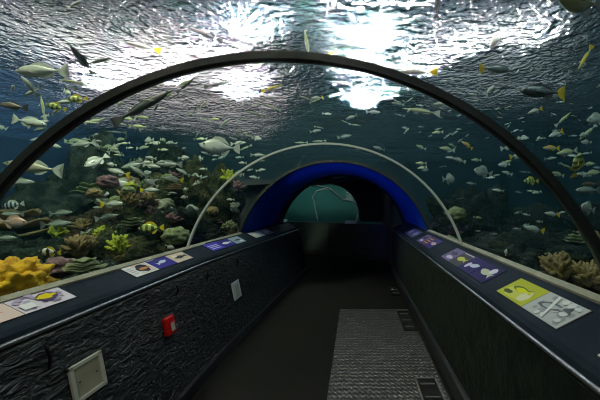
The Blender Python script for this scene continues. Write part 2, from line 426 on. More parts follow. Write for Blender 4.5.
# black upper wall with an arched opening
def arched_wall(y, x0, x1, ztop, zb, ox0, ox1, oz, mat):
    pts = []; n = 40
    for i in range(n + 1):
        t = i / n; x = ox0 + (ox1 - ox0) * t
        a = abs(2 * t - 1)
        pts.append((x, zb + (oz - zb) * (1 - a ** 3.2) ** 0.5))
    V = []; Fc = []
    for yy in (y, y + 0.12):
        for (x, z) in pts: V.append((x, yy, z))
        for (x, z) in pts: V.append((x, yy, ztop))
        V += [(x0, yy, zb), (x0, yy, ztop), (x1, yy, zb), (x1, yy, ztop)]
    m = n + 1; S = 2 * m + 4
    for b in (0, S):
        for i in range(n): Fc.append((b + i, b + i + 1, b + m + i + 1, b + m + i))
        Fc.append((b + 2 * m, b, b + m, b + 2 * m + 1)); Fc.append((b + n, b + 2 * m + 2, b + 2 * m + 3, b + m + n))
    for i in range(n): Fc.append((i, S + i, S + i + 1, i + 1))
    return struct(raw('wall_window', V, Fc, mat))
arched_wall(8.99, -4.4, 0.85, 2.2, 0.93, -2.65, 0.12, 2.08, M['blackroom'])
# second tank: teal back wall, seams of the far tunnel, pane
rb = bmesh.new(); add_box(rb, (-1.6, 11.0, 1.4), (5.6, 0.08, 1.8)); struct(from_bm('wall_teal', rb, M['farteal']))
rb = bmesh.new(); add_box(rb, (-1.6, 10.1, 0.52), (5.6, 1.8, 0.06)); struct(from_bm('trim_4', rb, M['farteal']))
rb = bmesh.new(); add_box(rb, (-1.3, 9.06, 1.48), (3.0, 0.02, 1.08)); struct(from_bm('window_4', rb, M['acrylic']))
def seam(name, pts, r):
    b_ = bmesh.new(); tube(b_, pts, r, 6); return struct(from_bm(name, b_, M['seam'], smooth=True))
def far_at(px, py, y): return at(px, py, y)
def crv(pp, y0, y1):
    out = []
    n = len(pp)
    for i in range(n - 1):
        for k in range(4):
            t = (i + k / 4) / (n - 1)
            x = pp[i][0] + (pp[i + 1][0] - pp[i][0]) * k / 4; y = pp[i][1] + (pp[i + 1][1] - pp[i][1]) * k / 4
            out.append(at(x, y, y0 + (y1 - y0) * t))
    out.append(at(*pp[-1], y1)); return out
seam('trim_5', crv([(318, 221), (315, 207), (313, 197), (317, 191), (325, 189), (332, 190)], 9.25, 9.7), 0.022)
seam('trim_6', crv([(303, 185), (318, 186), (330, 189), (337, 195), (343, 200), (352, 201), (357, 205), (359, 212), (357, 221)], 9.3, 9.45), 0.026)
seam('trim_7', crv([(277, 197), (284, 190), (294, 186), (303, 185)], 9.3, 9.3), 0.02)

# walkway mat and floor grates
bm = bmesh.new(); add_box(bm, (0.0, 0.0, 0.0), (0.96, 5.4, 0.012)); bevel(bm, 0.003, 1)
o = from_bm('walkway_mat', bm, M['mat']); o.location = (0.255, 1.57, 0.006)
tag(o, 'long grey ribbed metal walkway strip on the right half of the floor', 'mat')
def grate(name, x, y, w, l, n, label):
    root = empty(name, (x, y, 0.012)); b_ = bmesh.new()
    for sx in (-1, 1): add_box(b_, (sx * w / 2, 0, 0.005), (0.012, l + .012, 0.01))
    for sy in (-1, 1): add_box(b_, (0, sy * l / 2, 0.005), (w, 0.012, 0.01))
    from_bm('frame', b_, M['grate'] if 'bright' in label else M['dark'], root)
    b_ = bmesh.new(); add_box(b_, (0, 0, 0.002), (w, l, 0.004)); from_bm('tray', b_, M['dark'], root)
    for k in range(n):
        b_ = bmesh.new(); add_box(b_, (0, -l / 2 + l * (k + 0.5) / n, 0.008), (w * 0.7, 0.010, 0.008)); from_bm('bar', b_, M['grate'], root)
    tag(root, label, 'floor grate')
grate('floor_grate', 0.60, 2.34, 0.17, 0.52, 3, 'near floor grate with a bright frame at the right edge of the walkway')
grate('floor_grate', 0.65, 3.86, 0.15, 0.62, 3, 'middle dark floor grate with three pale bars beside the right baseboard')
grate('floor_grate', 0.66, 5.1, 0.14, 0.40, 2, 'small far floor grate in the shade beside the right baseboard')

# wall fittings on the left wall.  wall frame: y along, up the leaning face
WT = Vector((-1.50 + 1.315, 0, 0.90)).normalized(); WN = Vector((WT.z, 0, -WT.x))
def wall_frame(y, z):
    x = -1.315 + (-1.50 + 1.315) * z / 0.90 + loff(y)
    return Matrix(((0, WT.x, WN.x, x), (1, 0, 0, y), (0, WT.z, WN.z, z), (0, 0, 0, 1)))
def place(root, y, z): root.matrix_world = wall_frame(y, z)
# local: x along corridor, y up, z out of the wall
r1 = empty('wall_plate')
b_ = bmesh.new(); 
for s in (-1, 1):
    add_box(b_, (s * 0.085, 0, 0.009), (0.022, 0.192, 0.018)); add_box(b_, (0, s * 0.085, 0.009), (0.192, 0.022, 0.018))
bevel(b_, 0.003, 1); from_bm('frame', b_, M['ivory'], r1)
b_ = bmesh.new(); add_box(b_, (0, 0, 0.005), (0.15, 0.15, 0.008)); from_bm('cover', b_, M['beige'], r1)
for s in (-1, 1):
    b_ = bmesh.new(); bmesh.ops.create_cone(b_, cap_ends=True, segments=10, radius1=0.006, radius2=0.004, depth=0.004, matrix=Matrix.Translation((s * 0.05, 0, 0.011))); from_bm('screw', b_, M['rail'], r1)
place(r1, 1.605, 0.61); tag(r1, 'square beige framed cover plate low on the near left wall', 'wall plate')
r2 = empty('alarm_call_point')
b_ = bmesh.new(); add_box(b_, (0, 0, 0.02), (0.10, 0.135, 0.04)); bevel(b_, 0.01, 2); from_bm('housing', b_, M['red'], r2)
b_ = bmesh.new(); add_box(b_, (0.005, -0.012, 0.0415), (0.042, 0.062, 0.006)); from_bm('lens', b_, pbr('lens_white', (0.8, 0.75, 0.6), 0.3), r2)
b_ = bmesh.new()
for s in (-1, 1): add_box(b_, (0.005 + s * 0.026, -0.012, 0.041), (0.008, 0.078, 0.008)); add_box(b_, (0.005, -0.012 + s * 0.035, 0.041), (0.05, 0.008, 0.008))
from_bm('bezel', b_, M['red'], r2)
place(r2, 2.28, 0.60); tag(r2, 'small red box with a pale window on the left wall', 'alarm box')
r3 = empty('switch_plate')
b_ = bmesh.new(); add_box(b_, (0, 0, 0.008), (0.20, 0.20, 0.016)); bevel(b_, 0.004, 1); from_bm('plate', b_, M['white'], r3)
b_ = bmesh.new(); add_box(b_, (0.0, 0, 0.017), (0.10, 0.14, 0.006)); bevel(b_, 0.002, 1); from_bm('rocker', b_, M['ivory'], r3)
place(r3, 3.47, 0.52); tag(r3, 'tall white plate on the far left wall beyond the red box', 'wall plate')
# short black cables hanging below the left ledge
for y, ln, lab in ((1.42, 0.16, 'short black cable hanging under the left ledge above the beige plate'), (2.45, 0.10, 'short black cable under the left ledge above the red box'), (2.95, 0.12, 'short curled black cable under the left ledge before the white plate'), (3.6, 0.12, 'short black cable under the left ledge above the white plate')):
    b_ = bmesh.new(); x0 = -1.472 + loff(y)
    tube(b_, [(x0 + 0.004 + 0.01 * math.sin(t * 5), y + 0.03 * t * math.sin(3 * t), 0.865 - ln * t) for t in [k / 8 for k in range(9)]], 0.007, 6)
    tag(from_bm('cable', b_, M['dark'], None, True), lab, 'cable')

# ------------------------------------------------------------------ information panels on the ledges
pc = {}
def pm(c):
    k = tuple(c)
    if k not in pc: pc[k] = pbr('print_%d' % len(pc), c, 0.5, 0, 0.04)
    return pc[k]
def fish_outline(cx, cy, s, sx=1, ang=0):
    P0 = [(-.5, 0), (-.38, .13), (-.15, .22), (.1, .18), (.28, .06), (.5, .2), (.44, 0), (.5, -.2), (.28, -.06), (.1, -.16), (-.15, -.2), (-.38, -.12)]
    c, n = math.cos(ang), math.sin(ang)
    return [(cx + s * (sx * x * c - y * n), cy + s * (sx * x * n + y * c)) for x, y in P0]
def blob(cx, cy, rx, ry, seed, n=12, jag=0.35):
    rr = random.Random(seed)
    return [(cx + rx * math.cos(2 * PI * k / n) * (1 + jag * (rr.random() - .5)), cy + ry * math.sin(2 * PI * k / n) * (1 + jag * (rr.random() - .5))) for k in range(n)]
def picture(parent, u0, u1, h, base, shapes, label=None):
    """printed board u0..u1 along the ledge, h across; shapes = (polygon in 0..1 units, colour)"""
    mats = [pm(base)]; b_ = bmesh.new(); w = u1 - u0
    add_box(b_, ((u0 + u1) / 2, 0, 0.003), (w - 0.004, h, 0.004))
    for i, (poly, col) in enumerate(shapes):
        m_ = pm(col)
        if m_ not in mats: mats.append(m_)
        z = 0.0054 + 0.0002 * i
        vs = [b_.verts.new((u0 + 0.004 + min(.99, max(.01, x)) * (w - 0.008), (min(.97, max(.03, y)) - .5) * h, z)) for x, y in poly]
        f = b_.faces.new(vs); f.material_index = mats.index(m_)
        if f.normal.z < 0: f.normal_flip()
    me = bpy.data.meshes.new('picture'); b_.normal_update(); b_.to_mesh(me); b_.free()
    for m_ in mats: me.materials.append(m_)
    o = bpy.data.objects.new('picture', me); COL.objects.link(o); o.parent = parent
    if label: o['label'] = label
def info(side, y0, y1, t0, t1, pics, label):
    P, inn, out = (PL, LI, LO) if side < 0 else (PR, RI, RO)
    d = Vector((out[0] - inn[0], 0, out[1] - inn[1])); Ln = d.length; d.normalize()
    tm = (t0 + t1) / 2 * Ln
    off = loff((y0 + y1) / 2) if side < 0 else 0
    c = Vector((inn[0] + off, (y0 + y1) / 2, inn[1])) + d * tm
    sl = 0.065 if (side < 0 and y0 > 3) else 0.0
    ax = Vector((sl, 1, 0)).normalized()
    nn = ax.cross(d) if ax.cross(d).z > 0 else -ax.cross(d)
    yv = nn.cross(ax)
    root = empty('info_panel')
    root.matrix_world = Matrix(((ax.x, yv.x, nn.x, c.x), (ax.y, yv.y, nn.y, c.y), (ax.z, yv.z, nn.z, c.z), (0, 0, 0, 1)))
    h = (t1 - t0) * Ln; w = y1 - y0
    b_ = bmesh.new(); add_box(b_, (0, 0, 0.0005), (w + 0.008, h + 0.008, 0.003)); from_bm('backing', b_, M['dark'], root)
    n = len(pics)
    for i, (base, shapes, lb) in enumerate(pics):
        picture(root, -w / 2 + w * i / n, -w / 2 + w * (i + 1) / n, h, base, shapes, lb)
    tag(root, label, 'information panel')
WHT = (0.80, 0.78, 0.78); MAU = (0.62, 0.50, 0.66); NAV = (0.03, 0.025, 0.24); BLK = (0.02, 0.02, 0.03); YEL = (0.80, 0.62, 0.02); PNK = (0.80, 0.30, 0.26)
TAN = (0.55, 0.40, 0.28); ORG = (0.62, 0.24, 0.10); GRY = (0.52, 0.53, 0.54); LIM = (0.50, 0.52, 0.05); GRN = (0.10, 0.14, 0.03)
def yflip(s): return s
def speck(col, n, seed, r=0.06):
    rr = random.Random(seed); return [(blob(rr.uniform(.08, .92), rr.uniform(.1, .9), r * rr.uniform(.6, 1.3), r * 1.6 * rr.uniform(.6, 1.3), seed * 31 + k, 8), col) for k in range(n)]
def lines(col, x0, x1, y0, y1, n):
    return [([(x0, y0 + (y1 - y0) * k / n), (x1, y0 + (y1 - y0) * k / n), (x1, y0 + (y1 - y0) * (k + .45) / n), (x0, y0 + (y1 - y0) * (k + .45) / n)], col) for k in range(n)]
P_pink = ((0.82, 0.62, 0.58), [(fish_outline(.45, .5, .75, 1, .2), PNK), (blob(.7, .75, .14, .1, 3), (0.55, 0.12, 0.10)), (blob(.3, .42, .12, .12, 4), (0.86, .5, .42))], 'picture of a pink fish')
P_mauve = ((0.74, 0.66, 0.76), speck((0.30, 0.22, 0.36), 16, 5, .05) + speck((0.50, 0.40, 0.58), 12, 6, .06) + [(blob(.6, .52, .2, .26, 9, 14), (0.10, .06, .14)), (fish_outline(.6, .54, .42, -1), YEL), (blob(.58, .54, .13, .17, 10), YEL)] + lines((0.86, .82, .86), .04, .28, .15, .85, 1), 'picture of a yellow fish on mauve coral')
info(-1, 1.19, 1.73, 0.42, 0.93, [P_pink, P_mauve], 'near left ledge panel with pink fish and yellow fish pictures')
P_a = (WHT, [([(.32, .05), (.95, .05), (.95, .95), (.32, .95)], (0.70, .58, .56)), (blob(.6, .5, .27, .34, 21), BLK), (fish_outline(.66, .45, .5, 1), ORG)] + lines((0.55, .5, .62), .06, .26, .2, .8, 4), None)
P_b = (NAV, [(fish_outline(.5, .5, .6, -1, .3), (0.62, .66, .86)), (blob(.3, .7, .18, .12, 22), (0.02, .02, .12))] + lines((0.7, .7, .85), .05, .4, .86, .98, 1), None)
P_c = ((0.66, .52, .42), [(fish_outline(.55, .45, .75, 1), BLK), (blob(.3, .62, .16, .12, 25), (0.8, .7, .55))], None)
info(-1, 2.19, 2.95, 0.38, 0.93, [P_a, P_b, P_c], 'second left ledge panel of three pictures, dark fish, blue and tan')
P_d = ((0.06, .05, .45), lines((0.55, .55, .85), .1, .8, .2, .8, 3), None)
P_e = ((0.03, .03, .22), [(fish_outline(.5, .5, .8, 1), (0.75, .78, .85))], None)
P_f = ((0.30, .38, .46), [(fish_outline(.5, .5, .6, -1), (0.04, .05, .08)), (blob(.7, .25, .2, .1, 27), (0.7, .75, .78))], None)
info(-1, 3.33, 4.18, 0.38, 0.93, [P_d, P_e, P_f], 'third left ledge panel with violet, white and pale blue pictures')
info(-1, 4.52, 5.30, 0.38, 0.93, [((0.55, .56, .52), [(blob(.5, .5, .4, .25, 29), (0.72, .72, .66))], None), ((0.20, .2, .2), [(blob(.5, .5, .3, .2, 30), (0.5, .5, .45))], None)], 'farthest left ledge panel, pale grey, beside the blue vault')
P_y = (LIM, [(blob(.55, .65, .35, .3, 40), (0.62, .62, .12)), (blob(.25, .6, .14, .3, 41), (0.75, .72, .45)), (fish_outline(.52, .42, .62, -1, .1), GRN), (fish_outline(.47, .45, .5, -1, .1), (0.75, .74, .02)), (blob(.75, .75, .16, .1, 42), (0.06, .08, .02))], 'picture of a yellow fish on green')
P_g = (GRY, speck((0.34, .35, .37), 14, 43, .06) + speck((0.70, .71, .73), 10, 44, .07) + [(fish_outline(.5, .45, .75, -1, .35), (0.12, .13, .15)), (fish_outline(.52, .47, .5, -1, .35), (0.42, .44, .46)), ([(.62, .05), (.70, .05), (.45, .95), (.40, .95)], (0.75, .76, .78))], 'black and white picture of a fish')
info(1, 1.31, 1.87, 0.27, 0.75, [P_g, P_y], 'near right ledge panel, yellow fish picture beside a grey one')
P_h = ((0.16, .12, .26), [(fish_outline(.5, .4, .7, 1), (0.06, .05, .10)), (blob(.4, .75, .3, .12, 50), (0.65, .55, .75))], None)
P_i = ((0.05, .05, .06), [(fish_outline(.5, .5, .8, -1), (0.55, .55, .10))] + lines((0.55, .5, .65), .05, .95, .05, .2, 1), None)
P_j = ((0.02, .014, .09), [(fish_outline(.45, .5, .7, 1, .3), (0.62, .62, .80)), (blob(.75, .6, .12, .2, 51), (0.7, .6, .8))], None)
P_k = ((0.016, .012, .07), [(fish_outline(.5, .5, .8, -1, -.2), (0.55, .58, .42)), (blob(.3, .3, .15, .2, 52), (0.75, .7, .8))], None)
info(1, 2.06, 3.06, 0.24, 0.76, [P_k, P_j, P_i, P_h], 'second right ledge panel with four dark purple fish pictures')
P_l = ((0.10, .06, .16), lines((0.65, .30, .12), .1, .9, .2, .9, 3), None)
P_m = ((0.06, .04, .20), [(fish_outline(.5, .5, .8, 1), (0.70, .55, .45))], None)
info(1, 3.55, 4.30, 0.24, 0.76, [P_m, P_l, P_h], 'third right ledge panel, orange and violet, before the blue vault')
info(1, 4.6, 5.3, 0.24, 0.76, [((0.10, .10, .22), [(blob(.5, .5, .3, .3, 61), (0.3, .3, .5))], None), ((0.08, .08, .2), [(blob(.5, .5, .3, .3, 62), (0.3, .25, .5))], None)], 'farthest right ledge panel, dim violet, beside the blue vault')
info(1, 0.45, 1.09, 0.27, 0.75, [((0.62, .62, .60), [(fish_outline(.5, .5, .7, 1), (0.15, .15, .17))], None), ((0.66, .66, .62), [(fish_outline(.5, .5, .7, -1), (0.2, .2, .2))], None)], 'right ledge panel nearest the camera, only its pale corner in frame')
# panels on the far low wall
for px, w, lab in ((281, 0.30, 'tiny pale blue panel on the far low wall at its left end'), (351, 0.34, 'tiny pale panel on the far low wall below the arched window')):
    p = at(px, 221, 8.72 if px < 300 else 8.15)
    b_ = bmesh.new(); add_box(b_, (0, 0, 0), (w, 0.16, 0.012), 0, Euler((0.5, 0, 0)).to_matrix()); add_box(b_, (0, -0.005, 0.011), (w * 0.8, 0.10, 0.004), 1, Euler((0.5, 0, 0)).to_matrix())
    o = from_bm('info_panel', b_, [pm((0.60, 0.66, 0.80)), pm((0.75, .78, .85))]); o.location = (p.x, p.y + 0.12, 0.965); tag(o, lab, 'information panel')

# ------------------------------------------------------------------ the tank
X0, X1, Y0, Y1 = -8.5, 8.0, -2.5, 12.0
def slab(name, c, s, mat):
    b_ = bmesh.new(); add_box(b_, c, s); return struct(from_bm(name, b_, mat))
slab('wall_tank_left', (X0, (Y0 + Y1) / 2, 2.2), (0.1, Y1 - Y0, 5.0), M['tankblue'])
slab('wall_tank_right', (X1, (Y0 + Y1) / 2, 2.2), (0.1, Y1 - Y0, 5.0), M['tankdark'])
slab('wall_tank_end', ((X0 + X1) / 2, Y1, 2.2), (X1 - X0, 0.1, 5.0), M['tankdark'])
slab('wall_tank_front', ((X0 + X1) / 2, Y0, 2.9), (X1 - X0, 0.1, 3.6), M['tankdark'])
# gravel beds left and right of the tunnel
def bed(name, xa, xb, ya, yb):
    nx, ny = 40, 60; V = []; Fc = []
    for j in range(ny + 1):
        for i in range(nx + 1):
            x = xa + (xb - xa) * i / nx; y = ya + (yb - ya) * j / ny
            V.append((x, y, SAND + 0.10 * noise.noise((x * .9, y * .9, 3)) + 0.04 * noise.noise((x * 3, y * 3, 7))))
    for j in range(ny):
        for i in range(nx):
            a = j * (nx + 1) + i; Fc.append((a, a + 1, a + nx + 2, a + nx + 1))
    return struct(raw(name, V, Fc, M['sand'], smooth=True))
bed('ground_left', X0, -1.80, Y0, Y1); bed('ground_right', 1.19, X1, Y0, Y1)
# water surface: a waved sheet
def water_surface():
    nx, ny = 230, 210; V = []; Fc = []
    for j in range(ny + 1):
        for i in range(nx + 1):
            x = X0 + (X1 - X0) * i / nx; y = Y0 + (Y1 - Y0) * j / ny
            V.append((x, y, SURF + 0.055 * noise.noise((x * 1.5, y * 1.9, 1)) + 0.022 * noise.noise((x * 3.3 + 4, y * 4.2, 5))))
    for j in range(ny):
        for i in range(nx):
            a = j * (nx + 1) + i; Fc.append((a, a + 1, a + nx + 2, a + nx + 1))
    o = raw('water_surface', V, Fc, M['surface'], smooth=True, fix=False)
    return tag(o, 'rippled glittering water surface above the tunnel', 'water', kind='stuff')
water_surface()
def water_body():
    arc = arc_pts(R + 0.012, 64, 0.9, 0.9)
    sect = [(X0 + .06, 0.3), (X0 + .06, SURF - 0.06), (X1 - .06, SURF - 0.06), (X1 - .06, 0.3)]
    sect += [(arc[-1][0], 0.3)] + list(reversed(arc)) + [(arc[0][0], 0.3)]
    V = []; n = len(sect); Fc = []
    for y in (Y0 + .06, Y1 - .06): V += [(x, y, z) for x, z in sect]
    for i in range(n):
        k = (i + 1) % n; Fc.append((i, k, n + k, n + i))
    Fc.append(tuple(range(n))); Fc.append(tuple(reversed(range(n, 2 * n))))
    me = bpy.data.meshes.new('tank_water'); me.from_pydata(V, [], Fc)
    bm_ = bmesh.new(); bm_.from_mesh(me); bmesh.ops.triangulate(bm_, faces=[f for f in bm_.faces if len(f.verts) > 4]); bmesh.ops.recalc_face_normals(bm_, faces=bm_.faces); bm_.to_mesh(me); bm_.free()
    o = link('tank_water', me, M['water'])
    tag(o, 'hazy blue green water filling the tank around the tunnel', 'water', kind='stuff')
water_body()

# ------------------------------------------------------------------ rocks and corals
def lump(name, loc, s, seed, mat, rough=0.35, freq=1.3, sub=4, flat=True):
    b_ = bmesh.new(); bmesh.ops.create_icosphere(b_, subdivisions=sub, radius=1)
    for v in b_.verts:
        p = v.co.copy()
        q = p * freq + Vector((seed * 7.3, seed * 3.1, seed * 1.7))
        d = 1 + rough * noise.noise(q) + rough * 0.55 * noise.noise(q * 2.3) + rough * 0.5 * (0.5 - abs(noise.noise(q * 4.6))) + rough * 0.22 * noise.noise(q * 11)
        w = Vector((p.x * s[0], p.y * s[1], p.z * s[2])) * d
        wq = w * 5 + Vector((seed, 0, 0)); g = 0.10 * min(1, s[2] * 2) * (0.35 - abs(noise.noise(wq))) + 0.06 * min(1, s[2] * 2) * noise.noise(w * 13)
        v.co = w + p * g
    o = from_bm(name, b_, mat, None, True); o.location = loc
    return o
ROCKS = [  # x, y, z, sx, sy, sz, mat
    (-5.5, 6.3, 1.2, 1.1, 0.7, 1.15, 'rock3', 'tall grey reef rock at the edge of the blue back wall'),
    (-3.9, 6.0, 1.1, 0.9, 0.8, 0.95, 'rock1', 'green grey reef rock in front of the tall grey rock'),
    (-3.4, 6.0, 1.3, 0.8, 0.65, 1.0, 'rockD', 'large dark reef rock behind the left shoal'),
    (-2.95, 5.0, 0.9, 0.65, 0.65, 0.70, 'rock1', 'mossy reef rock beyond the yellow barred fish'),
    (-3.6, 4.6, 0.75, 0.8, 0.6, 0.55, 'rock2', 'brown reef rock under the yellow green corals'),
    (-4.7, 4.7, 0.7, 1.0, 0.5, 0.50, 'rock2', 'low brown reef ledge below the blue back wall'),
    (-2.9, 3.5, 0.70, 0.6, 0.5, 0.42, 'rock1', 'low mossy rock just beyond the left ledge'),
    (-3.9, 3.4, 0.60, 0.8, 0.5, 0.45, 'rockD', 'dark low rock behind the big yellow coral'),
    (-2.45, 4.3, 0.85, 0.45, 0.5, 0.50, 'rockD', 'dark rock near the foot of the pale joint'),
    (-2.75, 5.5, 1.2, 0.5, 0.6, 0.85, 'rock1', 'green reef rock beside the blue vault on the left'),
    (-5.5, 5.2, 0.72, 0.8, 0.4, 0.22, 'rock2', 'flat brown rock shelf at the left edge of the tank'),
    (-2.5, 2.6, 0.62, 0.45, 0.5, 0.34, 'rockD', 'small dark rock right of the big yellow coral'),
    (2.6, 4.6, 0.60, 0.9, 0.8, 0.42, 'rockD', 'low dark rock beyond the right ledge'),
    (3.6, 5.6, 0.75, 1.0, 0.8, 0.60, 'rockD', 'dark rock mound on the right tank floor'),
    (2.5, 6.3, 0.9, 0.7, 0.7, 0.75, 'rockD', 'dark rock behind the pale joint on the right'),
    (5.3, 6.5, 0.7, 1.3, 0.9, 0.65, 'rockD', 'broad dark rock far right on the tank floor'),
    (2.5, 2.9, 0.55, 0.6, 0.6, 0.30, 'rock2', 'low brown rock behind the right ledge'),
    (-6.6, 9.6, 1.2, 1.2, 1.0, 1.2, 'rockD', 'dark rock mass far behind on the left'),
]
for i, (x, y, z, sx, sy, sz, m, lab) in enumerate(ROCKS):
    o = lump('reef_rock', (x, y, z), (sx, sy, sz), i + 1, M[m], 0.55, 1.4, 5 if y < 7.5 else 4); tag(o, lab, 'rock')
# corals: clusters of knobbly fingers
def coral(kind, loc, s, seed, mat):
    rr = random.Random(seed); b_ = bmesh.new()
    if kind == 'bush':
        for k in range(26):
            a = rr.uniform(0, 2 * PI); e = rr.uniform(0.1, 1.5)
            d = Vector((math.cos(a) * math.cos(e), math.sin(a) * math.cos(e), math.sin(e)))
            L_ = rr.uniform(0.6, 1.1); bend = Vector((rr.uniform(-.3, .3), rr.uniform(-.3, .3), rr.uniform(0, .3)))
            pts = [d * L_ * t + bend * t * t for t in (0, .35, .7, 1.0)]
            tube(b_, pts, [0.16, 0.13, 0.15, 0.05], 6)
            q = pts[2]; d2 = (d + Vector((rr.uniform(-.9, .9), rr.uniform(-.9, .9), rr.uniform(-.2, .8)))).normalized()
            tube(b_, [q, q + d2 * .22, q + d2 * .42], [0.10, 0.11, 0.04], 6)
        r = bmesh.ops.create_icosphere(b_, subdivisions=2, radius=0.42, matrix=Matrix.Translation((0, 0, 0.1)))
    elif kind == 'plate':
        n = 28
        for lay in range(3):
            R0 = 1 - 0.22 * lay; z0 = 0.25 * lay
            c1 = b_.verts.new((0, 0, z0)); ring = []; ring2 = []
            for k in range(n):
                a = 2 * PI * k / n; r0 = R0 * (1 + .22 * noise.noise((math.cos(a) * 1.5, math.sin(a) * 1.5, seed + lay)))
                zz = z0 + .16 + .06 * math.sin(a * 5 + seed)
                ring.append(b_.verts.new((r0 * math.cos(a), r0 * math.sin(a), zz))); ring2.append(b_.verts.new((r0 * .97 * math.cos(a), r0 * .97 * math.sin(a), zz - .07)))
            c2 = b_.verts.new((0, 0, z0 - .12))
            for k in range(n):
                k2 = (k + 1) % n
                b_.faces.new((c1, ring[k], ring[k2])); b_.faces.new((c2, ring2[k2], ring2[k])); b_.faces.new((ring[k], ring2[k], ring2[k2], ring[k2]))
    else:
        bmesh.ops.create_icosphere(b_, subdivisions=4, radius=1)
        for v in b_.verts:
            p = v.co.copy(); q = p * 2.2 + Vector((seed, seed * 2, 0))
            v.co = p * (1 + .30 * noise.noise(q) + .22 * abs(noise.noise(q * 3.2)))
            v.co.z *= .75
    o = from_bm('coral', b_, mat, None, True); o.location = loc; o.scale = s if isinstance(s, tuple) else (s, s, s); o.rotation_euler.z = rr.uniform(0, 6)
    return o
def cat(px, py, d): return at(px, py, d)
# big yellow coral by the left ledge: lobed mass
o = lump('yellow_coral', (0, 0, 0), (0.165, 0.18, 0.155), 78, M['cY'], 0.40, 2.4, 5); o.location = at(10, 287, 1.95); tag(o, 'big bright yellow lobed coral beyond the near left ledge', 'coral')
UC = [  # px, py, depth, size, kind, mat, label
    (11, 236, 4.3, 0.55, 'plate', 'cT', 'flat tan plate coral at the left edge under the pink fish'),
    (57, 236, 3.7, 0.13, 'bush', 'cYG', 'yellow green bushy coral above the banded butterflyfish'),
    (83, 228, 4.0, 0.13, 'bush', 'cT', 'tan branching coral left of the pale pink fish'),
    (104, 238, 3.5, 0.12, 'bush', 'cYG', 'upper of two bright yellow green corals over the second panel'),
    (119, 251, 3.0, 0.14, 'bush', 'cYG', 'lower bright yellow green coral just over the second left panel'),
    (58, 268, 2.5, 0.11, 'lumpy', 'cP', 'mauve coral knob right of the big yellow coral'),
    (84, 270, 2.35, 0.13, 'plate', 'cG', 'pale green plate coral behind the left ledge edge'),
    (146, 208, 4.6, 0.20, 'bush', 'cP', 'pink branching coral on the reef above the yellow barred fish'),
    (92, 194, 5.3, 0.28, 'plate', 'cG', 'grey green plate coral high on the reef'),
    (80, 253, 2.9, 0.16, 'bush', 'cT', 'tan bushy coral right of the banded butterflyfish'),
    (163, 206, 4.8, 0.16, 'lumpy', 'cW', 'cream coral head right of the pink branching coral'),
    (133, 226, 4.0, 0.16, 'plate', 'cG', 'small green plate coral left of the yellow barred fish'),
    (176, 236, 3.7, 0.14, 'lumpy', 'cG', 'round grey green coral left of the pale joint foot'),
    (448, 245, 4.2, 0.16, 'lumpy', 'cG', 'dim coral head at the foot of the right pale joint'),
    (456, 214, 4.4, 0.13, 'lumpy', 'cG', 'pale coral knob beside the right pale joint'),
    (560, 275, 2.9, 0.20, 'bush', 'cT', 'dim tan coral behind the near right ledge'),
    (590, 282, 2.6, 0.16, 'bush', 'cT', 'tan coral at the right frame edge behind the ledge'),
]
for i, (px, py, d, s, k, m, lab) in enumerate(UC):
    tag(coral(k, at(px, py, d), s, 100 + i, M[m]), lab, 'coral')
rr = random.Random(5)
for i in range(46):
    px = rr.uniform(62, 245); py = rr.uniform(178, 262 - (px - 60) * 0.10)
    d = rr.uniform(3.4, 5.4) if px < 200 else rr.uniform(4.5, 5.6)
    m = rr.choice(['cG', 'cG', 'cT', 'cYG', 'cG', 'cP', 'cW', 'cT'])
    k = rr.choice(['bush', 'lumpy', 'plate'])
    o = coral(k, at(px, py, d), rr.uniform(0.07, 0.16) * (0.7 if k == 'lumpy' else 1), 300 + i, M[m])
    tag(o, 'small coral among the many growing on the left reef rocks', 'coral', 'small corals on the left reef')
for i in range(16):
    px = rr.uniform(470, 600); py = rr.uniform(238, 268); d = rr.uniform(4.2, 6.0)
    o = coral(rr.choice(['bush', 'lumpy', 'plate']), at(px, py, d), rr.uniform(0.10, 0.22), 400 + i, M[rr.choice(['cG', 'cT', 'cG'])])
    tag(o, 'dim small coral on the dark right tank floor', 'coral', 'dim corals on the right tank floor')

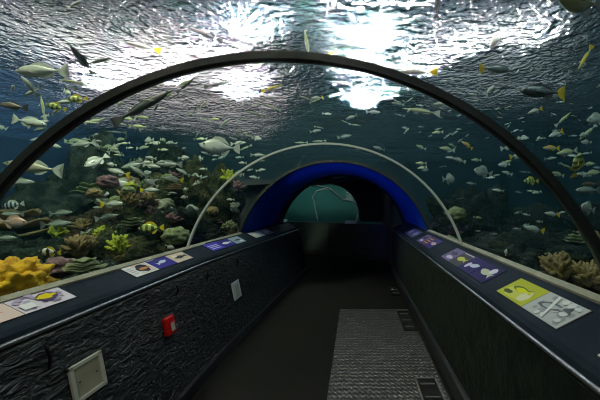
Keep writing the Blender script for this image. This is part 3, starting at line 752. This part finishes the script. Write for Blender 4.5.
# ------------------------------------------------------------------ fish
SHAPES = {   # half height profile, half width factor, tail fork, tail size
    'torpedo': ([.0, .05, .085, .105, .112, .105, .085, .055, .028, .020], .62, .55, .15),
    'deep':    ([.0, .085, .150, .190, .200, .185, .140, .080, .035, .028], .42, .40, .15),
    'slender': ([.0, .022, .036, .044, .048, .047, .042, .030, .016, .012], .80, .60, .09),
    'pike':    ([.0, .018, .034, .046, .052, .052, .046, .034, .020, .014], .85, .60, .08),
}
def fish_parts(shape, detail=10):
    """meshes for body, tail_fin, dorsal_fin, anal_fin, pectoral_fin, eyes; nose at +x .5, tail at -x .5, unit length"""
    hp, wf, fork, ts = SHAPES[shape]
    n = len(hp); xs = [.5 - .84 * (i / (n - 1)) for i in range(n)]
    b_ = bmesh.new(); rings = []
    for i in range(n):
        h = hp[i]
        if i == 0: rings.append([b_.verts.new((xs[0], 0, 0))]); continue
        rings.append([b_.verts.new((xs[i], h * wf * math.cos(2 * PI * k / detail), h * math.sin(2 * PI * k / detail))) for k in range(detail)])
    for k in range(detail): b_.faces.new((rings[0][0], rings[1][(k + 1) % detail], rings[1][k]))
    for i in range(1, n - 1):
        for k in range(detail):
            k2 = (k + 1) % detail; b_.faces.new((rings[i][k], rings[i][k2], rings[i + 1][k2], rings[i + 1][k]))
    b_.faces.new(list(reversed(rings[-1])))
    xt = xs[-1]; hb = hp[-1]
    tail = [(xt + .02, hb), (xt - .06, ts * .62), (-.5, ts), (-.5 + .16 * fork * .8, 0), (-.5, -ts), (xt - .06, -ts * .62), (xt + .02, -hb)]
    hm = max(hp)
    dors = [(.22, hp[3] * .92), (.14, hm * 1.32), (.02, hm * 1.40), (-.10, hm * 1.22), (-.22, hp[7] * 1.25), (-.24, hp[7] * .8), (-.05, hp[5] * .85)]
    anal = [(-.02, -hm * .85), (-.06, -hm * 1.30), (-.16, -hm * 1.12), (-.24, -hp[7] * 1.1), (-.23, -hp[7] * .7), (-.1, -hp[5] * .7)]
    def thin(poly, t=.006):
        q = bmesh.new()
        A = [q.verts.new((x, -t, z)) for x, z in poly]; B = [q.verts.new((x, t, z)) for x, z in poly]
        m = len(poly)
        q.faces.new(A); q.faces.new(list(reversed(B)))
        for i in range(m): q.faces.new((A[i], B[i], B[(i + 1) % m], A[(i + 1) % m]))
        bmesh.ops.triangulate(q, faces=[f for f in q.faces if len(f.verts) > 4])
        return q
    def pect(s):
        q = bmesh.new()
        if True:
            y0 = s * hm * wf * .9
            P0 = [(.20, y0, -.02), (.12, y0 + s * .05, -.05), (.04, y0 + s * .07, -.08), (.08, y0 + s * .02, -.07), (.17, y0, -.045)]
            A = [q.verts.new((x, y, z + .003)) for x, y, z in P0]; B = [q.verts.new((x, y, z - .003)) for x, y, z in P0]
            q.faces.new(A); q.faces.new(list(reversed(B)))
            for i in range(5): q.faces.new((A[i], B[i], B[(i + 1) % 5], A[(i + 1) % 5]))
        return q
    def eye(s):
        q = bmesh.new()
        bmesh.ops.create_uvsphere(q, u_segments=8, v_segments=6, radius=max(.014, hm * .13), matrix=Matrix.Translation((.385, s * hp[2] * wf * .72, hp[2] * .30)))
        return q
    return b_, thin(tail), thin(dors), thin(anal), pect, eye
PROTO = {}
def proto(shape, skin, tailm, finm):
    key = (shape, skin, tailm, finm)
    if key in PROTO: return PROTO[key]
    bd, tl, ds, an, pc_, eye = fish_parts(shape, 12)
    out = []
    def mk(nm, q, mat, sm):
        me = bpy.data.meshes.new(nm); bmesh.ops.recalc_face_normals(q, faces=q.faces)
        if sm:
            for f in q.faces: f.smooth = True
        q.to_mesh(me); q.free(); me.materials.append(M[mat]); out.append((nm, me))
    mk('body', bd, skin, True); mk('tail_fin', tl, tailm, False); mk('dorsal_fin', ds, finm, False); mk('anal_fin', an, finm, False); mk('pectoral_fin', pc_(-1), finm, False); mk('pectoral_fin', pc_(1), finm, False)
    mk('eye', eye(-1), 'eye', True); mk('eye', eye(1), 'eye', True)
    PROTO[key] = out; return out
SMALL = {}
def small_mesh(shape, skin, tailm):
    key = (shape, skin, tailm)
    if key in SMALL: return SMALL[key]
    bd, tl, ds, an, pc_, eye = fish_parts(shape, 8)
    me = bpy.data.meshes.new('fish'); bd.to_mesh(me)
    b_ = bmesh.new(); b_.from_mesh(me); n0 = len(b_.faces)
    for q in (tl, ds, an):
        t_ = bpy.data.meshes.new('t'); q.to_mesh(t_); b_.from_mesh(t_); bpy.data.meshes.remove(t_)
    b_.faces.ensure_lookup_table()
    for i, f in enumerate(b_.faces):
        f.smooth = i < n0; f.material_index = 0 if i < n0 else 1
    bmesh.ops.recalc_face_normals(b_, faces=b_.faces)
    b_.to_mesh(me); b_.free(); me.materials.append(M[skin]); me.materials.append(M[tailm])
    bd.free()
    SMALL[key] = me; return me
def orient(px_ang, yaw=0, roll=0):
    """heading angle in the picture (0 right, 90 up, 180 left), turned out of plane by yaw"""
    a = px_ang % 360
    if 90 < a < 270:   # swims to the left: keep the back up
        return Matrix.Rotation(-math.radians(a - 180), 4, 'Y') @ Matrix.Rotation(PI + math.radians(yaw), 4, 'Z') @ Matrix.Rotation(math.radians(roll), 4, 'X')
    return Matrix.Rotation(-math.radians(a), 4, 'Y') @ Matrix.Rotation(math.radians(yaw), 4, 'Z') @ Matrix.Rotation(math.radians(roll), 4, 'X')
def depth_for(px, py, t):
    lo = tunnel_exit(px, py, R + 0.22)
    v = (201 - py) / F
    hi = 7.0
    if v > 0: hi = min(hi, (SURF - 0.16 - H) / v)
    if py > 201: hi = min(hi, (H - SAND - .15) / (-v))
    u = (px - 356) / F
    if u < 0: hi = min(hi, 7.8 / -u)
    if u > 0: hi = min(hi, 7.3 / u)
    hi = max(hi, lo + 0.12)
    return lo + (hi - lo) * t
FT = {  # name: shape, skin, tail, fins
    'silver_fish': ('torpedo', 'fSilver', 'finGrey', 'finGrey'),
    'white_fish': ('torpedo', 'fPale', 'finPale', 'finPale'),
    'white_yellowtail': ('torpedo', 'fPale', 'finYellow', 'finPale'),
    'grey_yellowtail': ('torpedo', 'fGrey', 'finYellow', 'finGrey'),
    'dark_yellowtail': ('torpedo', 'fDark', 'finYellow', 'finDark'),
    'bream': ('deep', 'fSilver', 'finPale', 'finPale'),
    'pale_bream': ('deep', 'fPale', 'finPale', 'finPale'),
    'pink_bream': ('deep', 'fPink', 'finPink', 'finPink'),
    'beige_fish': ('torpedo', 'fBeige', 'finPale', 'finPale'),
    'yellow_fish': ('deep', 'fYGbars', 'finYellow', 'finYellow'),
    'yellow_slender': ('slender', 'fYellow', 'finYellow', 'finYellow'),
    'yellowish': ('torpedo', 'fYG', 'finPale', 'finPale'),
    'orange_fish': ('torpedo', 'fOrange', 'finYellow', 'finYellow'),
    'barred_fish': ('deep', 'fBars', 'finPale', 'finPale'),
    'butterflyfish': ('deep', 'fButter', 'finYellow', 'finYellow'),
    'dark_fish': ('torpedo', 'fDark', 'finDark', 'finDark'),
    'brown_fish': ('torpedo', 'fBrown', 'finDark', 'finDark'),
    'dark_pike': ('pike', 'fDark', 'finDark', 'finDark'),
    'grey_slender': ('slender', 'fGrey', 'finGrey', 'finGrey'),
    'silver_slender': ('slender', 'fSilver', 'finYellow', 'finPale'),
    'olive_fish': ('deep', 'fOlive', 'finDark', 'finDark'),
    'pale_slender': ('slender', 'fYG', 'finPale', 'finPale'),
}
KIND = {'bream': 'silver_bream', 'pale_bream': 'silver_bream', 'pink_bream': 'pink_bream', 'butterflyfish': 'butterflyfish', 'dark_pike': 'barracuda', 'white_yellowtail': 'yellowtail_fish', 'grey_yellowtail': 'yellowtail_fish', 'dark_yellowtail': 'yellowtail_fish'}
PLACED = []
def fish(kind, px, py, ln, ang, t, label, yaw=0, roll=0):
    d = depth_for(px, py, t)
    shape, skin, tl, fn = FT[kind]
    S = 1.12 * ln * d / F / max(.5, math.cos(math.radians(yaw)))
    root = empty(KIND.get(kind, 'fish'))
    p = at(px, py, d)
    root.matrix_world = Matrix.Translation(p) @ orient(ang, yaw, roll) @ Matrix.Scale(S, 4)
    for nm, me in proto(shape, skin, tl, fn):
        o = bpy.data.objects.new(nm, me); COL.objects.link(o)
        if nm == 'body': bdy = o
        o.parent = bdy if nm == 'eye' else root
    if 'finYellow' in (tl,) : [c for c in root.children if c.name.startswith('tail_fin')][0]['label'] = 'yellow tail fin'
    tag(root, label, 'fish'); PLACED.append((p, S * .5))
FISH = [
    ('dark_yellowtail', 542, 92, 46, 180, .55, 'large dark fish with a forked yellow tail at upper right', 10),
    ('grey_yellowtail', 495, 69, 31, 4, .6, 'plump grey fish with small yellow tail above the right arch', 15),
    ('silver_fish', 497, 39, 25, 232, .5, 'silver grey fish diving head down at upper right', 10),
    ('white_fish', 490, 90, 13, 48, .6, 'small slim white fish under the plump grey yellow tailed fish', 10),
    ('yellow_slender', 585, 58, 26, 240, .6, 'slim yellow fish slanting steeply at the upper right edge', 0),
    ('white_yellowtail', 535, 111, 16, 200, .5, 'small white fish with yellow tail under the large dark fish', 10),
    ('pale_slender', 563, 119, 19, 42, .5, 'pale slim fish rising to the right below the yellow tail', 0),
    ('white_yellowtail', 556, 134, 19, 200, .5, 'pale fish with yellow back right of the black arch', 20),
    ('pale_slender', 588, 132, 24, 218, .5, 'pale green fish slanting down at the right edge', 10),
    ('bream', 597, 119, 22, 190, .5, 'grey deep bodied fish cut by the right edge', 10),
    ('orange_fish', 551, 148, 17, 180, .5, 'orange backed fish level with the arch at right', 10),
    ('yellowish', 567, 152, 21, 190, .5, 'yellow green fish below and right of the orange fish', 5),
    ('white_fish', 509, 147, 17, 12, .5, 'bright white fish left of the black arch, upper of two', 10),
    ('white_yellowtail', 518, 155, 17, 14, .5, 'bright white fish touching the black arch, lower of two', 10),
    ('yellowish', 507, 162, 10, 20, .5, 'small yellow green fish under the two white fish', 10),
    ('white_fish', 507, 173, 11, 165, .5, 'small pale fish left of the arch in dark water', 10),
    ('yellow_fish', 531, 181, 15, 180, .5, 'yellow green barred fish in dark water left of the arch', 10),
    ('yellowish', 558, 174, 13, 165, .5, 'yellow fish just right of the black arch', 10),
    ('silver_fish', 542, 175, 9, 180, .5, 'tiny pale fish just left of the black arch', 10),
    ('pale_slender', 567, 166, 13, 165, .5, 'thin pale fish beside the upright yellow fish', 10),
    ('yellow_fish', 577, 165, 21, 100, .4, 'yellow fish swimming upright at the right', 30),
    ('yellowish', 589, 164, 14, 4, .5, 'green fish right of the upright yellow fish', 10),
    ('yellowish', 592, 173, 19, 8, .4, 'yellow green fish at the right edge above the dark brown one', 10),
    ('brown_fish', 591, 184, 19, 180, .3, 'dark brown fish at the right frame edge', 10),
    ('silver_fish', 588, 190, 26, 180, .4, 'pale grey fish beneath the dark brown fish', 10),
    ('pale_bream', 588, 208, 20, 165, .3, 'pale deep fish partly behind the right arch', 25),
    ('white_yellowtail', 552, 214, 15, 172, .3, 'shining white fish with yellow tail, upper one in the dark', 5),
    ('white_yellowtail', 534, 229, 20, 168, .3, 'shining lilac white fish with yellow tail over the right ledge', 5),
    ('yellowish', 421, 147, 10, 160, .5, 'small yellow fish above the blue vault at right', 10),
    ('yellowish', 447, 149, 15, 172, .5, 'yellowish fish right of the small yellow fish', 10),
    ('orange_fish', 467, 145, 13, 150, .5, 'white and orange fish over the right shoal', 10),
    ('white_fish', 459, 160, 13, 165, .5, 'bright white fish in the middle of the right shoal', 10),
    ('yellowish', 476, 160, 10, 180, .5, 'small greenish fish right of the bright white fish', 10),
    ('bream', 483, 172, 20, 170, .5, 'grey deep fish in dim water right of the pale joint', 20),
    ('pale_bream', 449, 179, 15, 5, .5, 'large headed pale fish above the right pale joint', 40),
    ('silver_fish', 425, 170, 9, 10, .5, 'small white fish just over the pale joint at right', 40),
    ('silver_slender', 415, 72, 40, 180, .5, 'long translucent fish with yellow tail beneath the arch top right', 0),
    ('pale_slender', 421, 111, 34, 172, .5, 'long thin pale fish below the black arch at right', 0),
    ('white_fish', 441, 104, 14, 180, .5, 'white slim fish just under the black arch', 0),
    ('dark_fish', 362, 20, 13, 235, .3, 'dark oval fish against the bright glitter at top', 40),
    ('dark_fish', 437, 5, 17, 95, .4, 'dark fish hanging upright at the top edge right of the glare', 30),
    ('dark_fish', 334, 4, 14, 80, .4, 'dark fish at the top edge left of the glitter', 30),
    ('grey_slender', 403, 54, 16, 195, .4, 'grey curved slim fish in the glitter right of centre', 0),
    ('grey_slender', 341, 83, 20, 172, .4, 'thin dark fish left of the central glitter under the arch', 0),
    ('dark_fish', 363, 80, 8, 200, .3, 'tiny dark fish in the white glare under the arch', 50),
    ('white_yellowtail', 317, 98, 11, 195, .4, 'small yellowish fish alone under the arch top', 30),
    ('pale_slender', 307, 44, 26, 100, .4, 'pale slim fish upright over the arch top', 0),
    ('yellow_slender', 329, 55, 16, 30, .4, 'slim yellowish fish just over the arch top', 0),
    ('yellow_slender', 252, 17, 18, 48, .4, 'thin yellow fish over the arch right of the left glitter', 0),
    ('dark_fish', 245, 103, 7, 90, .3, 'tiny black fish below the left glitter', 60),
    ('pale_slender', 257, 66, 17, 25, .4, 'pale thin fish just under the arch right of the glitter', 0),
    ('yellow_slender', 272, 88, 19, 18, .4, 'thin yellowish fish rising right under the arch', 0),
    ('grey_slender', 270, 98, 18, 5, .4, 'thin dark fish level under the yellowish one', 0),
    ('grey_slender', 256, 114, 24, 165, .4, 'grey slim fish sloping down over the pale joint', 0),
    ('grey_slender', 219, 84, 27, 12, .4, 'brownish slim fish crossing left of the left glitter', 0),
    ('dark_pike', 204, 34, 36, 158, .4, 'dark slim fish across the left glitter above the arch', 0),
    ('dark_pike', 144, 106, 64, 29, .35, 'long dark barracuda like fish under the left of the arch', 0),
    ('dark_pike', 186, 85, 22, 40, .4, 'short dark slim fish ahead of the long dark fish', 0),
    ('silver_slender', 141, 46, 36, 166, .5, 'silver slim fish with yellow tail over the arch at left', 0),
    ('dark_fish', 82, 60, 16, 92, .4, 'dark fish facing the viewer in the left glare', 55),
    ('dark_pike', 99, 61, 26, 14, .4, 'thin dark fish behind the dark facing fish', 0),
    ('dark_fish', 75, 4, 13, 60, .4, 'dark fish at the top edge in the left glare', 30),
    ('white_fish', 41, 71, 48, 180, .5, 'long white silver fish in the upper left ripples', 0),
    ('white_fish', 30, 122, 32, 350, .5, 'white fish heading right left of the black arch', 0),
    ('brown_fish', 13, 106, 26, 172, .4, 'brownish fish at the left edge in the ripples', 0),
    ('pale_slender', 43, 108, 22, 100, .5, 'pale upright thin fish left of the two yellow fish', 0),
    ('white_fish', 30, 86, 18, 120, .5, 'white fish slanting up in the left ripples', 20),
    ('yellow_fish', 56, 107, 14, 165, .4, 'left one of two yellow fish by the left arch', 20),
    ('yellow_fish', 77, 99, 14, 190, .4, 'right one of two yellow fish touching the left arch', 20),
    ('white_fish', 83, 144, 23, 188, .5, 'white fish right of the left arch over the reef', 0),
    ('white_fish', 52, 145, 18, 345, .5, 'white fish just right of the arch at left', 0),
    ('beige_fish', 33, 167, 46, 172, .35, 'large beige fish before the blue wall behind the arch', 10),
    ('silver_fish', 17, 182, 28, 0, .35, 'silver fish before the blue wall under the beige fish', 10),
    ('barred_fish', 13, 205, 17, 190, .4, 'dark and white barred fish before the blue wall', 10),
    ('silver_fish', 12, 214, 18, 180, .4, 'grey green fish under the barred fish', 10),
    ('pink_bream', 13, 222, 23, 355, .3, 'pink deep bodied fish at the left edge', 10),
    ('silver_fish', 5, 238, 18, 0, .25, 'pale fish at the left edge below the pink fish', 10),
    ('silver_fish', 56, 224, 26, 5, .35, 'silver green fish heading right over the reef ledge', 5),
    ('silver_fish', 61, 213, 20, 5, .45, 'dimmer silver fish above the reef at left', 5),
    ('butterflyfish', 50, 252, 17, 175, .2, 'black white and yellow banded butterflyfish by the yellow coral', 10),
    ('pale_bream', 91, 233, 14, 0, .3, 'pale pink fish among the reef corals', 20),
    ('pale_bream', 96, 161, 16, 230, .4, 'pale yellow headed fish turning over the reef', 40),
    ('pale_bream', 123, 184, 20, 190, .35, 'round white fish, brightest over the dark reef', 10),
    ('white_yellowtail', 118, 172, 19, 165, .4, 'white yellow tailed fish above the round white fish', 10),
    ('silver_fish', 139, 172, 16, 140, .4, 'curving pale fish right of the white yellow tailed fish', 20),
    ('white_fish', 152, 166, 15, 352, .4, 'bright white fish at the middle of the left shoal', 10),
    ('silver_fish', 134, 165, 22, 195, .5, 'beige silver fish over the curving pale fish', 10),
    ('silver_fish', 169, 164, 22, 178, .4, 'silver fish right of the bright white fish', 10),
    ('white_yellowtail', 173, 179, 17, 172, .4, 'white fish with yellow tail right in the left shoal', 10),
    ('silver_fish', 183, 172, 13, 150, .4, 'silver fish sloping down right of the left shoal', 10),
    ('bream', 151, 183, 12, 150, .4, 'grey round fish under the bright white fish', 20),
    ('white_yellowtail', 150, 190, 16, 0, .35, 'silver fish with yellow green tail at left above the reef', 10),
    ('white_yellowtail', 113, 204, 22, 2, .3, 'white fish with yellow green tail heading right over reef', 5),
    ('silver_fish', 107, 217, 19, 12, .3, 'grey fish sloping up over the corals', 10),
    ('yellow_fish', 151, 228, 21, 182, .2, 'plump yellow barred fish low on the left reef', 10),
    ('pale_bream', 170, 247, 8, 330, .1, 'tiny white fish just above the left ledge', 20),
    ('bream', 190, 209, 15, 0, .3, 'grey fish left of the pale joint', 10),
    ('white_fish', 261, 170, 9, 10, .3, 'small bright fish over the blue vault at left', 10),
    ('silver_fish', 258, 155, 13, 0, .3, 'silver fish just right of the left pale joint', 10),
    ('olive_fish', 580, 1, 56, 185, .3, 'big olive fish cut off by the top right edge', 20),
    ('pale_bream', 220, 147, 30, 178, .25, 'broad white fish shape added for a surface glint above the pale joint at left', 25),  # pale fish body stands in for a bright glint on the surface
    ('silver_fish', 478, 231, 6, 0, .2, 'tiny white fish low over the right ledge', 10),
    ('pale_bream', 506, 252, 6, 80, .1, 'tiny upright white fish just over the right ledge', 10),
]
for f in FISH: fish(*f)
def shoal(n, seed, x0, x1, y0, y1, kinds, l0, l1, group, label, cond=None, heads=(0, 180), spread=18, t0=.25, t1=1.0):
    rr = random.Random(seed); made = 0; tries = 0
    while made < n and tries < n * 60:
        tries += 1
        px, py = rr.uniform(x0, x1), rr.uniform(y0, y1)
        if cond and not cond(px, py): continue
        lo = tunnel_exit(px, py, R + 0.15)
        if lo > 4.3: continue
        d = depth_for(px, py, rr.uniform(t0, t1))
        p = at(px, py, d); ln = rr.uniform(l0, l1); S = ln * d / F
        if any((p - q).length < (S * .5 + r) * .8 for q, r in PLACED): continue
        shape, skin, tl, fn = FT[rr.choice(kinds)]
        o = bpy.data.objects.new('shoal_fish', small_mesh(shape, skin, tl)); COL.objects.link(o)
        o.matrix_world = Matrix.Translation(p) @ orient(rr.choice(heads) + rr.uniform(-spread, spread), rr.uniform(-35, 35), rr.uniform(-20, 20)) @ Matrix.Scale(S, 4)
        tag(o, label, 'fish', group); PLACED.append((p, S * .5)); made += 1
shoal(58, 1, 60, 250, 80, 150, ['pale_slender', 'silver_fish', 'yellowish', 'white_fish', 'grey_slender'], 9, 17, 'shoal under the left water surface', 'small slim fish in the shoal under the bright surface at left', lambda x, y: True, (0, 180, 20), 25)
shoal(100, 2, 88, 262, 138, 236, ['silver_fish', 'white_fish', 'white_fish', 'bream', 'yellowish', 'pale_bream'], 6, 13, 'silver shoal over the left reef', 'small silver fish in the shoal over the left reef', lambda x, y: y < 250 - (x - 88) * .12, (0, 180, 180), 18, .2, .9)
shoal(80, 3, 400, 600, 60, 142, ['silver_fish', 'white_fish', 'pale_slender'], 4, 8, 'tiny fish under the right surface', 'tiny silver fish in the shoal under the right water surface', lambda x, y: y > 60 + (600 - x) * .25 - 20, (0, 180, 30), 30, .4, 1.0)
shoal(60, 4, 405, 600, 122, 235, ['silver_fish', 'yellowish', 'grey_slender', 'white_fish', 'bream'], 6, 12, 'shoal in the dark right water', 'small dim fish in the shoal in the dark water at right', lambda x, y: y < 235, (0, 180, 180), 15, .3, 1.0)
shoal(26, 5, 245, 405, 92, 152, ['grey_slender', 'pale_slender', 'silver_fish'], 8, 16, 'fish over the tunnel roof', 'slim grey fish swimming over the tunnel roof ahead', None, (0, 180), 20)
shoal(16, 6, 0, 90, 75, 140, ['white_fish', 'silver_fish', 'pale_slender'], 10, 20, 'fish in the far left ripples', 'pale fish among the ripples at far left', lambda x, y: True, (0, 180), 25)

# ------------------------------------------------------------------ light
def area(name, loc, target, size, power, col, sy=None, spread=None):
    l = bpy.data.lights.new(name, 'AREA'); l.energy = power; l.color = col; l.size = size
    if sy: l.shape = 'RECTANGLE'; l.size_y = sy
    if spread: l.spread = spread
    o = bpy.data.objects.new(name, l); COL.objects.link(o); o.location = loc
    o.rotation_euler = (Vector(target) - Vector(loc)).to_track_quat('-Z', 'Y').to_euler()
    return o
for lx, lz, pw, lc in ((-3.7, 4.7, 60, (1, 0.94, 1.0)), (-4.1, 5.6, 130, (1, 0.94, 1.0)), (-3.4, 6.6, 130, (1, 0.94, 1.0)), (0.35, 4.4, 70, (0.92, 0.93, 1.0)), (0.2, 5.4, 130, (0.92, 0.93, 1.0)), (0.6, 6.4, 130, (0.92, 0.93, 1.0))):
    area('glitter_lamp', (lx, 9.5, lz), (lx * 0.3, 2.0, 2.4), 0.09, pw, lc)
area('bar_lamp', (0.62, 5.2, 5.05), (0.6, 3.0, 3), 1.4, 60, (1, 0.95, 0.98), 0.25)
area('glow_panel', (-7.0, 9.6, 4.9), (-2.5, 2.0, 2.6), 9.5, 50, (1, 0.74, 0.76), 2.4)  # added panel, its glow makes the grey haze at upper left
for k, (lx, lz, pw) in enumerate(((-10.2, 4.6, 85), (-8.0, 4.9, 85), (-5.9, 5.2, 85), (2.0, 5.4, 45), (3.6, 6.0, 45), (5.6, 6.2, 45))):
    area('glitter_lamp', (lx, 9.3, lz), (lx * 0.3, 2.0, 2.4), 0.10, pw, (1, 0.90, 0.86))
area('glow_panel', (4.2, 9.6, 5.4), (1.0, 2.0, 2.6), 4.0, 6, (0.97, 0.95, 1.0), 2.2)  # added panel, a fainter grey glow on the right
area('reef_lamp', (-3.4, 1.2, 6.6), (-3.4, 4.8, 1), 1.5, 1900, (1, 0.93, 0.66))
area('reef_lamp', (3.6, 1.0, 6.4), (4.0, 4.5, 1), 1.2, 300, (0.75, 0.95, 1.0))
area('tunnel_lamp', (-0.3, 2.2, 6.6), (-0.3, 2.2, 1), 1.0, 260, (0.95, 0.97, 1.0))
area('corridor_fill', (-0.3, -1.0, 1.95), (-0.3, 2.5, 0.6), 0.7, 8, (1, 0.96, 0.88))  # added fill behind the camera, brightens the corridor walls and plates
# blue strips hidden behind the ledges of the vault
area('vault_lamp', (-1.42, 4.75, 1.06), (-0.42, 5.15, 1.38), 0.10, 6.5, (0.05, 0.16, 1.0), 0.10, 1.9)
area('vault_lamp', (0.86, 4.75, 1.08), (-0.14, 5.15, 1.42), 0.10, 0.9, (0.05, 0.16, 1.0), 0.10, 1.9)
area('hall_fill', (-1.5, 8.3, 1.85), (-1.5, 8.1, 0.5), 0.5, 1.6, (0.7, 1.0, 0.92), 0.5)  # added teal fill, lifts the dark floor of the hall
area('second_tank_lamp', (-1.4, 9.9, 2.25), (-1.4, 10.3, 1.0), 1.6, 2.4, (0.6, 1.0, 0.92), 0.8)
w = bpy.data.worlds.new('World'); scene.world = w; w.use_nodes = True
bg = w.node_tree.nodes['Background']; bg.inputs[0].default_value = (0.30, 0.40, 0.44, 1); bg.inputs[1].default_value = 0.10

# ------------------------------------------------------------------ camera, view
cam = bpy.data.cameras.new('camera'); co = bpy.data.objects.new('camera', cam); COL.objects.link(co)
co.location = (0, 0, H); co.rotation_euler = (PI / 2, 0, 0)
cam.sensor_width = 36; cam.lens = 18.0; cam.shift_x = -56 / 600; cam.shift_y = 1 / 600; cam.clip_start = 0.02
scene.camera = co
scene.view_settings.view_transform = 'Standard'; scene.view_settings.look = 'None'
scene.view_settings.exposure = 0.15; scene.view_settings.gamma = 1.0; scene.view_settings.use_curve_mapping = False
c = scene.cycles
c.use_denoising = True; c.filter_width = 1.0
c.max_bounces = 10; c.transparent_max_bounces = 24; c.transmission_bounces = 6; c.glossy_bounces = 4; c.diffuse_bounces = 3; c.volume_bounces = 1
c.caustics_reflective = False; c.caustics_refractive = False
c.sample_clamp_indirect = 4.0
